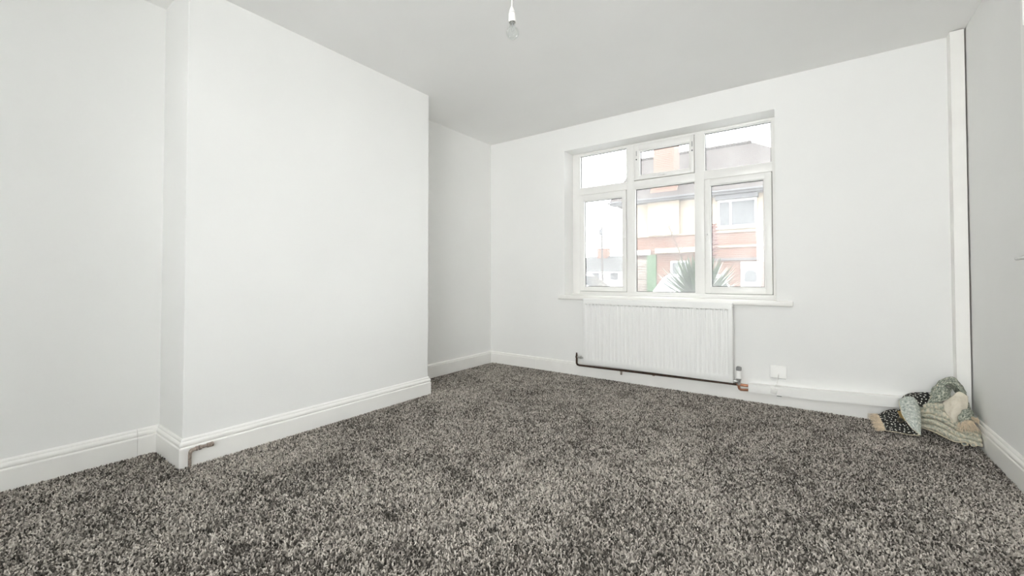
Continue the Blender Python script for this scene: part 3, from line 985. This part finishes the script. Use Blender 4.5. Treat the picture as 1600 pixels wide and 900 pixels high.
o8, g8 = sheet('pleated_body', SHEETS['pleated_body'], M['bodycloth'], 60, 70, wr=0.006, wf=22, pleat=(0.016, 4.8, 0.1))
# the sage underlayer that fills the folds behind the pleats
B2 = [[(p[0], p[1] + 0.022, max(p[2] - 0.004, 0.006)) for p in r] for r in SHEETS['pleated_body']]
sheet('inner_layer', B2, M['sage'], 40, 30, wr=0.004)


def hem(G, edge, parent, r=0.0022):
    pts = G[-1] if edge == 'last' else (G[0] if edge == 'first' else [row[0] for row in G] if edge == 'left' else [row[-1] for row in G])
    MB().tube([(min(p.x, 0.729), p.y, max(p.z, 0.004)) for p in pts], r, 6).build('hem', M['hem'], parent, True)


hem(g1, 'last', o1)
hem(g2, 'left', o2)
hem(g5, 'first', o5, 0.0016)
hem(g8, 'last', o8, 0.0024)


def fringe(name, roots, direction, length, n, spread=0.35, droop=0.0, rad=0.0011):
    m_ = MB()
    roots = [Vector(p) for p in roots]
    for k in range(n):
        p = crom(roots, (k + random.random()) / n) + Vector((0, 0, random.uniform(0, 0.006)))
        d_ = Vector(direction) + Vector((random.gauss(0, spread), random.gauss(0, spread), random.gauss(0, spread * 0.5)))
        d_.normalize()
        ln = length * random.uniform(0.65, 1.1)
        pts = []
        for i in range(5):
            t = i / 4
            q = p + d_ * ln * t + Vector((0, 0, -droop * t * t)) + Vector((random.gauss(0, 0.0015), random.gauss(0, 0.0015), random.gauss(0, 0.001)))
            q.z = max(q.z, 0.003)
            q.x = min(q.x, 0.728)
            pts.append(q)
        m_.tube(pts, [rad * 1.5, rad * 1.3, rad * 1.2, rad, rad * 0.6], 5)
    return tag(m_.build(name, M['fringe'], cl, True), None, None, None, 'stuff')


fringe('fringe', [r[0] for r in g1], (-0.95, -0.10, -0.18), 0.056, 120, 0.25, 0.004)
fringe('fringe', [(0.652, 3.412, 0.128), (0.668, 3.402, 0.138), (0.690, 3.408, 0.140), (0.706, 3.42, 0.132)], (0.05, -0.35, -0.80), 0.070, 80, 0.34, 0.0)
fringe('fringe', [(0.690, 3.44, 0.150), (0.706, 3.44, 0.146), (0.715, 3.45, 0.135)], (0.75, -0.45, -0.12), 0.045, 46, 0.42, 0.006)
# band that the left fringe is sewn to
fb = [[(0.308, 3.600, 0.038), (0.316, 3.60, 0.048), (0.322, 3.598, 0.052)], [(0.314, 3.50, 0.026), (0.321, 3.495, 0.030), (0.328, 3.49, 0.036)], [(0.324, 3.41, 0.010), (0.331, 3.402, 0.014), (0.336, 3.40, 0.016)]]
sheet('fringe_band', fb, M['fringe'], 10, 20, wr=0.003)
# eyelets and rolled ends
ey = MB()
n_ = Vector((-0.05, -0.80, 0.60)).normalized()
a_ = n_.orthogonal().normalized()
b_ = n_.cross(a_)
c_ = Vector((0.408, 3.452, 0.078))
ey.tube([c_ + (a_ * math.cos(t) + b_ * math.sin(t)) * 0.0125 for t in [2 * math.pi * k / 24 for k in range(25)]], 0.0035, 8, False)
ey.build('eyelet', M['brass'], cl, True)
MB().lathe(c_ - n_ * 0.002, n_, [(0, 0.0095), (0.001, 0.0095)], 20).build('eyelet_hole', M['dark'], cl)
sheet('care_tab', [[(0.402, 3.515, 0.115), (0.414, 3.505, 0.122), (0.428, 3.50, 0.126)], [(0.410, 3.485, 0.090), (0.420, 3.478, 0.096), (0.434, 3.474, 0.100)], [(0.420, 3.462, 0.074), (0.429, 3.456, 0.080), (0.440, 3.452, 0.084)]], M['mustard'], 10, 10, 0.003)
for (xx, yy, zz, rr) in ((0.656, 3.352, 0.024, 0.0135), (0.690, 3.352, 0.027, 0.0125)):
    m_ = MB()
    pts = []
    rows_ = []
    for dy in (0.0, 0.02, 0.05, 0.08):
        rows_.append([m_.bm.verts.new((xx + dy * 0.15 + (rr - 0.0045 * t / 8.2) * math.cos(t - 0.6), yy + dy, zz + 0.10 * dy + (rr - 0.0045 * t / 8.2) * math.sin(t - 0.6))) for t in [0.33 * k for k in range(26)]])
    for r_, s_ in zip(rows_, rows_[1:]):
        for k in range(25):
            m_.bm.faces.new((r_[k], r_[k + 1], s_[k + 1], s_[k]))
    ro = m_.build('rolled_end', M['sagelight'], cl, True, 180)
    sd = ro.modifiers.new('thickness', 'SOLIDIFY')
    sd.thickness = 0.003
    MB().tube([(xx + (rr - 0.0045 * t / 8.2) * math.cos(t - 0.6), yy, zz + (rr - 0.0045 * t / 8.2) * math.sin(t - 0.6)) for t in [0.33 * k for k in range(26)]], 0.0020, 6).build('hem', M['hem'], ro, True)

# ================================================================== OUTSIDE
GZ = -0.45
g = MB()
g.box(-90, 60, D + 0.32, 140, GZ - 0.2, GZ)
struct('ground_street', g, M['asphalt'], label='pale road and pavement outside the window', cat='ground')

# ---- the brick and cream house across the street
HY = 18.0
hs = thing('house', (-3.0, HY, GZ), 'cream rendered and red brick house with tall chimney across the street', 'house')
HX0, HX1 = -6.9, 0.8
w = MB()
w.box(HX0, HX1, HY, HY + 6.5, 2.72, 4.42)
w.build('upper_wall', M['cream'], hs)
w = MB()
w.box(HX0, -5.82, HY + 1.0, HY + 6.5, GZ, 2.72)
w.box(-5.82, HX1, HY, HY + 6.5, GZ, 2.72)
w.box(HX0, -5.82, HY, HY + 1.0, 2.10, 2.72)
w.build('brick_wall', M['brick'], hs)
MB().box(-6.55, -5.84, HY - 0.02, HY + 0.4, GZ, 1.78).build('porch_pier', M['whitewash'], hs)
MB().box(HX0, HX1, HY - 0.06, HY, 2.685, 2.76).build('string_course', M['cream'], hs)
MB().box(HX0, -5.70, HY - 0.10, HY, 1.93, 2.13).build('porch_lintel', M['extwhite'], hs)
MB().box(-4.48, HX1, HY - 0.05, HY, 2.12, 2.20).build('string_course', M['cream'], hs)
MB().box(-5.43, -3.30, HY - 0.30, HY, 1.97, 2.17).build('bay_canopy', M['cream'], hs)
MB().box(-5.84, -5.45, HY - 0.08, HY + 0.02, 0.2, 1.92).build('tile_panel', M['ivy'], hs)
# projecting chimney breast: rendered below the eaves, brick above
MB().box(-5.75, -4.48, HY - 0.18, HY, 2.72, 4.34).build('chimney_breast', M['cream'], hs)
ch = MB()
for (za, zb, xa, xb, xc, xd) in ((4.30, 5.35, -5.72, -4.52, -5.50, -4.68), (5.35, 7.9, -5.50, -4.68, -5.50, -4.68)):
    v = [(xa, HY - 0.16, za), (xb, HY - 0.16, za), (xb, HY + 0.75, za), (xa, HY + 0.75, za), (xc, HY - 0.10, zb), (xd, HY - 0.10, zb), (xd, HY + 0.75, zb), (xc, HY + 0.75, zb)]
    q_ = [ch.bm.verts.new(p) for p in v]
    for q in ((0, 1, 2, 3), (7, 6, 5, 4), (0, 4, 5, 1), (1, 5, 6, 2), (2, 6, 7, 3), (3, 7, 4, 0)):
        ch.bm.faces.new([q_[i] for i in q])
ch.build('chimney', M['brick'], hs)
for px_ in (-5.3, -4.88):
    MB().lathe((px_, HY + 0.3, 7.9), (0, 0, 1), [(0, 0.14), (0.05, 0.12), (0.45, 0.10), (0.5, 0.12)], 12).build('chimney_pot', M['brick'], hs, True)
# roof: gable to one side, hip to the other, with thickness
rf = MB()
EY, EZ, RYR, RZR = HY - 0.5, 4.28, HY + 3.05, 6.90
A0, A1_ = (-7.35, EY, EZ), (1.26, EY, EZ)
R0, R1 = (-7.30, RYR, RZR), (-2.14, RYR, RZR)
BY = 2 * RYR - EY
C0, C1 = (-7.35, BY, EZ), (1.26, BY, EZ)
low = lambda p: (p[0], p[1], p[2] - 0.10)
rf.poly([A0, A1_, R1, R0])
rf.poly([C1, C0, R0, R1])
rf.poly([A1_, C1, R1])
rf.poly([A0, R0, C0])
rf.poly([low(A0), low(C0), low(C1), low(A1_)])
for p, q in ((A0, A1_), (A1_, C1), (C1, C0), (C0, A0)):
    rf.poly([p, low(p), low(q), q])
rf.build('roof', M['rooftile'], hs)
MB().tube([(-7.42, EY - 0.05, EZ - 0.06), (1.3, EY - 0.05, EZ - 0.06)], 0.04, 8).build('gutter', M['lead'], hs, True)
MB().box(-7.34, 1.25, EY + 0.02, HY, EZ - 0.16, EZ - 0.10).build('soffit', M['lead'], hs)
rt = MB()
for k in range(24):
    xx = -7.2 + k * (5.0 / 24)
    rt.tube([(xx, RYR, RZR + 0.03), (xx + 0.195, RYR, RZR + 0.03)], 0.085, 8)
rt.build('ridge_tiles', M['rooftile'], hs, True)


def ext_window(x0, x1, z0, z1, y, mull, fw=0.07):
    f_ = MB()
    f_.ring(x0, x1, z0, z1, fw, fw, fw, fw, y - 0.05, y + 0.02)
    wn = f_.build('window_frame', M['extwhite'], hs)
    xs_ = [x0] + mull + [x1]
    for m_ in mull:
        MB().box(m_ - 0.04, m_ + 0.04, y - 0.045, y + 0.02, z0 + fw, z1 - fw).build('mullion', M['extwhite'], wn)
    for a, b in zip(xs_, xs_[1:]):
        MB().box(a + 0.03, b - 0.03, y - 0.015, y - 0.003, z0 + 0.03, z1 - 0.03).build('pane', M['curtain'], wn)
    return wn


ext_window(-3.06, -1.74, 2.90, 3.95, HY - 0.01, [-2.62])
MB().box(-3.15, -1.65, HY - 0.12, HY, 2.83, 2.90).build('window_sill', M['extwhite'], hs)
MB().box(-3.12, -1.68, HY - 0.30, HY, 3.95, 4.10).build('lead_canopy', M['lead'], hs)
ext_window(-4.86, -4.13, 0.55, 1.64, HY - 0.01, [-4.5])
dr = MB()
dr.box(-2.29, -1.64, HY - 0.06, HY, GZ, 1.55)
do = dr.build('front_door', M['extwhite'], hs)
fl = MB()
fl.lathe((-1.965, HY - 0.065, 1.05), (0, -1, 0), [(0, 0.20), (0.012, 0.20)], 20)
fl.box(-2.17, -1.76, HY - 0.08, HY - 0.06, 0.80, 0.98)
fl.build('fanlight', M['curtain'], do)
MB().box(-3.25, 0.2, HY - 0.10, HY, 1.62, 1.70).build('door_hood', M['lead'], hs)
MB().tube([(-1.42, HY - 0.08, GZ), (-1.42, HY - 0.08, 2.72)], 0.05, 8).build('downpipe', M['extwhite'], hs)

# ---- a low house far down the street, and the pole before it
bh = thing('bungalow', (-26, 62, GZ), 'distant grey roofed bungalow with a brick chimney', 'house')
MB().box(-33, -19, 60, 68, GZ, 1.95).build('wall', M['extwhite'], bh)
r_ = MB()
a, b, c2, d2 = (-33.6, 59.4, 1.95), (-18.4, 59.4, 1.95), (-18.4, 68.6, 1.95), (-33.6, 68.6, 1.95)
e, f2 = (-30.6, 64, 4.45), (-21.4, 64, 4.45)
r_.poly([a, b, f2, e]); r_.poly([c2, d2, e, f2]); r_.poly([b, c2, f2]); r_.poly([d2, a, e]); r_.poly([a, d2, c2, b])
r_.build('roof', M['farroof'], bh)
MB().box(-28.7, -27.0, 63.4, 64.6, 3.9, 5.75).build('chimney', M['brick'], bh)
for xx in (-30.5, -27.5, -24.5, -22):
    MB().box(xx - 0.6, xx + 0.6, 59.95, 60.02, 0.7, 1.7).build('window', M['lead'], bh)
up_ = thing('utility_pole', (-21.0, 48, GZ), 'tall wooden utility pole with a lamp at its top down the street', 'pole')
MB().tube([(-21.05, 48, GZ), (-21.1, 48, 3.5), (-21.15, 48, 7.2)], [0.15, 0.13, 0.10], 8).build('pole', M['timber'], up_, True)
MB().box(-21.42, -21.05, 47.8, 48.2, 6.2, 7.0, 0.08).build('transformer_box', M['lead'], up_)


# ---- parked cars
def car(x0, y0, colour, label, length=4.1, h=1.45):
    t = thing('parked_car', (x0 + length / 2, y0, GZ), label, 'car', 'cars parked along the street')
    side = [(0.0, 0.30), (0.02, 0.62), (0.12, 0.78), (1.02, 0.93), (1.70, 1.36), (2.05, 1.44), (3.05, 1.42), (3.75, 1.02), (4.05, 0.92), (4.10, 0.35)]
    k = length / 4.1
    hw = 0.86
    m_ = MB()
    rows_ = []
    for (yy, sh, ins) in ((-hw, 1.0, 0.0), (-hw + 0.05, 1.0, 0.02), (hw - 0.05, 1.0, 0.02), (hw, 1.0, 0.0)):
        row = []
        for (sx_, sz_) in side:
            y_ = yy
            if sz_ > 0.95:
                y_ = yy * (1 - 0.16 * (sz_ - 0.9) / 0.54)
            row.append(m_.bm.verts.new((x0 + sx_ * k, y0 + y_, GZ + sz_ * h / 1.44 + ins)))
        rows_.append(row)
    for r1_, r2_ in zip(rows_, rows_[1:]):
        for i in range(len(side) - 1):
            m_.bm.faces.new((r1_[i], r1_[i + 1], r2_[i + 1], r2_[i]))
        m_.bm.faces.new((r1_[-1], r1_[0], r2_[0], r2_[-1]))
    m_.bm.faces.new(rows_[0][::-1])
    m_.bm.faces.new(rows_[-1])
    m_.build('car_body', colour, t, True, 50)
    for s in (-1, 1):
        for (xa, xb, ta, tb) in ((1.22, 2.15, 1.75, 2.15), (2.22, 3.42, 2.22, 3.02)):
            z0_, z1_ = GZ + 0.95 * h / 1.44, GZ + 1.34 * h / 1.44
            yl, yu = hw * 0.985 + 0.006, hw * (1 - 0.16 * 0.44 / 0.54) + 0.012
            q = MB()
            q.poly([(x0 + xa * k, y0 + s * yl, z0_), (x0 + xb * k, y0 + s * yl, z0_), (x0 + tb * k, y0 + s * yu, z1_), (x0 + ta * k, y0 + s * yu, z1_)])
            q.poly([(x0 + xa * k, y0 + s * (yl - 0.03), z0_), (x0 + ta * k, y0 + s * (yu - 0.03), z1_), (x0 + tb * k, y0 + s * (yu - 0.03), z1_), (x0 + xb * k, y0 + s * (yl - 0.03), z0_)])
            q.build('side_window', M['carglass'], t)
    for (xa, za, xb, zb) in ((1.10, 0.985, 1.66, 1.335), (3.16, 1.365, 3.70, 1.055)):
        q = MB()
        s_ = h / 1.44
        q.poly([(x0 + xa * k, y0 - 0.70, GZ + za * s_ + 0.032), (x0 + xb * k, y0 - 0.62, GZ + zb * s_ + 0.032), (x0 + xb * k, y0 + 0.62, GZ + zb * s_ + 0.032), (x0 + xa * k, y0 + 0.70, GZ + za * s_ + 0.032)])
        q.build('windscreen', M['carglass'], t)
    for wx in (0.75, 3.30):
        for s in (-1, 1):
            MB().lathe((x0 + wx * k, y0 + s * 0.90, GZ + 0.31), (0, -s, 0), [(0, 0.20), (0.02, 0.31), (0.18, 0.31), (0.2, 0.2)], 20).build('wheel', M['tyre'], t, True)
    return t


dc = car(-5.25, 14.2, M['carwhite'], 'white car parked nose out before the brick house', 4.2, 1.50)
dc.rotation_euler = (0, 0, math.radians(88))
dc.location = (-3.22, 14.2, GZ)
car(-8.35, 10.6, M['carwhite'], 'white car parked by the bungalow end of the street', 4.1, 1.50)
car(-14.0, 16.5, M['carwhite'], 'white car standing beyond the other parked cars', 4.4, 1.55)

# ---- yucca outside the window
yc = thing('yucca_plant', (-1.16, 5.40, GZ), 'spiky green yucca with dry flower stalks growing outside the window', 'plant')
yb = Vector((-1.13, 5.40, 0.66))
MB().tube([(-1.16, 5.40, GZ), (-1.17, 5.41, 0.1), (-1.16, 5.40, 0.66)], [0.075, 0.06, 0.05], 10).build('trunk', M['bark'], yc, True)
# one leaf blade, shared by all
lm = MB()
seg = 8
rows_ = []
for i in range(seg + 1):
    t = i / seg
    wd = 0.044 * (1 - t) ** 0.75 * (0.55 + 0.9 * min(t * 3, 1) * 0.5)
    z_ = t - 0.0
    bend = -0.16 * t * t
    rows_.append([lm.bm.verts.new((-wd, bend + 0.008 * (1 - t), z_)), lm.bm.verts.new((0, bend, z_)), lm.bm.verts.new((wd, bend + 0.008 * (1 - t), z_))])
for p, q in zip(rows_, rows_[1:]):
    for k in (0, 1):
        lm.bm.faces.new((p[k], p[k + 1], q[k + 1], q[k]))
leaf0 = lm.build('leaf', M['leaf'], None, True, 180)
leaf_me = leaf0.data
bpy.data.objects.remove(leaf0)
rnd = random.Random(11)
NL = 165
for k in range(NL):
    az = k * 2.399963 + rnd.uniform(-0.2, 0.2)
    tilt = math.radians(4 + 88 * ((k + 0.5) / NL) ** 0.75)
    ln = rnd.uniform(0.43, 0.55) * (0.95 + 0.22 * k / NL)
    o = bpy.data.objects.new('leaf', leaf_me)
    COL.objects.link(o)
    o.parent = yc
    base = yb + Vector((0.03 * math.cos(az), 0.03 * math.sin(az), 0.10 * (1 - k / NL))) - org(yc)
    rotm = Matrix.Rotation(az - math.pi / 2, 4, 'Z') @ Matrix.Rotation(-tilt, 4, 'X')
    o.matrix_local = Matrix.Translation(base) @ rotm @ Matrix.Diagonal((1.0, ln, ln, 1.0))
# dry branching stalk
ds = MB()
s0, s1 = Vector((-1.20, 5.38, 0.72)), Vector((-1.52, 5.42, 1.66))
pts = [s0.lerp(s1, t) + Vector((0.03 * math.sin(3 * t), 0, 0)) for t in (0, 0.25, 0.5, 0.75, 1)]
ds.tube(pts, [0.010, 0.008, 0.0065, 0.005, 0.003], 6)
for k in range(16):
    t = 0.30 + 0.66 * k / 16
    p = s0.lerp(s1, t) + Vector((0.03 * math.sin(3 * t), 0, 0))
    s_ = 1 if k % 2 else -1
    ln = 0.20 * (1.1 - t)
    d_ = Vector((s_ * 0.75, rnd.uniform(-0.5, 0.5), 0.75)).normalized()
    ds.tube([p, p + d_ * ln * 0.5, p + d_ * ln + Vector((0, 0, 0.02))], [0.004, 0.003, 0.002], 5)
ds.build('dry_stalk', M['leafdry'], yc, True)
fs = MB()
s0, s1 = Vector((-1.06, 5.42, 0.70)), Vector((-0.965, 5.42, 1.58))
fs.tube([s0, s0.lerp(s1, 0.5), s1], [0.010, 0.007, 0.003], 6)
for k in range(90):
    t = 0.38 + 0.62 * k / 90
    p = s0.lerp(s1, t)
    a = k * 2.4
    ln = 0.075 * math.sin(math.pi * min(1, (t - 0.30) / 0.75)) + 0.012
    d_ = Vector((math.cos(a), math.sin(a), 0.35)).normalized()
    fs.tube([p, p + d_ * ln * 0.6, p + d_ * ln + Vector((0, 0, -0.012))], [0.004, 0.009, 0.005], 5)
fs.build('flower_spike', M['spike'], yc, True)
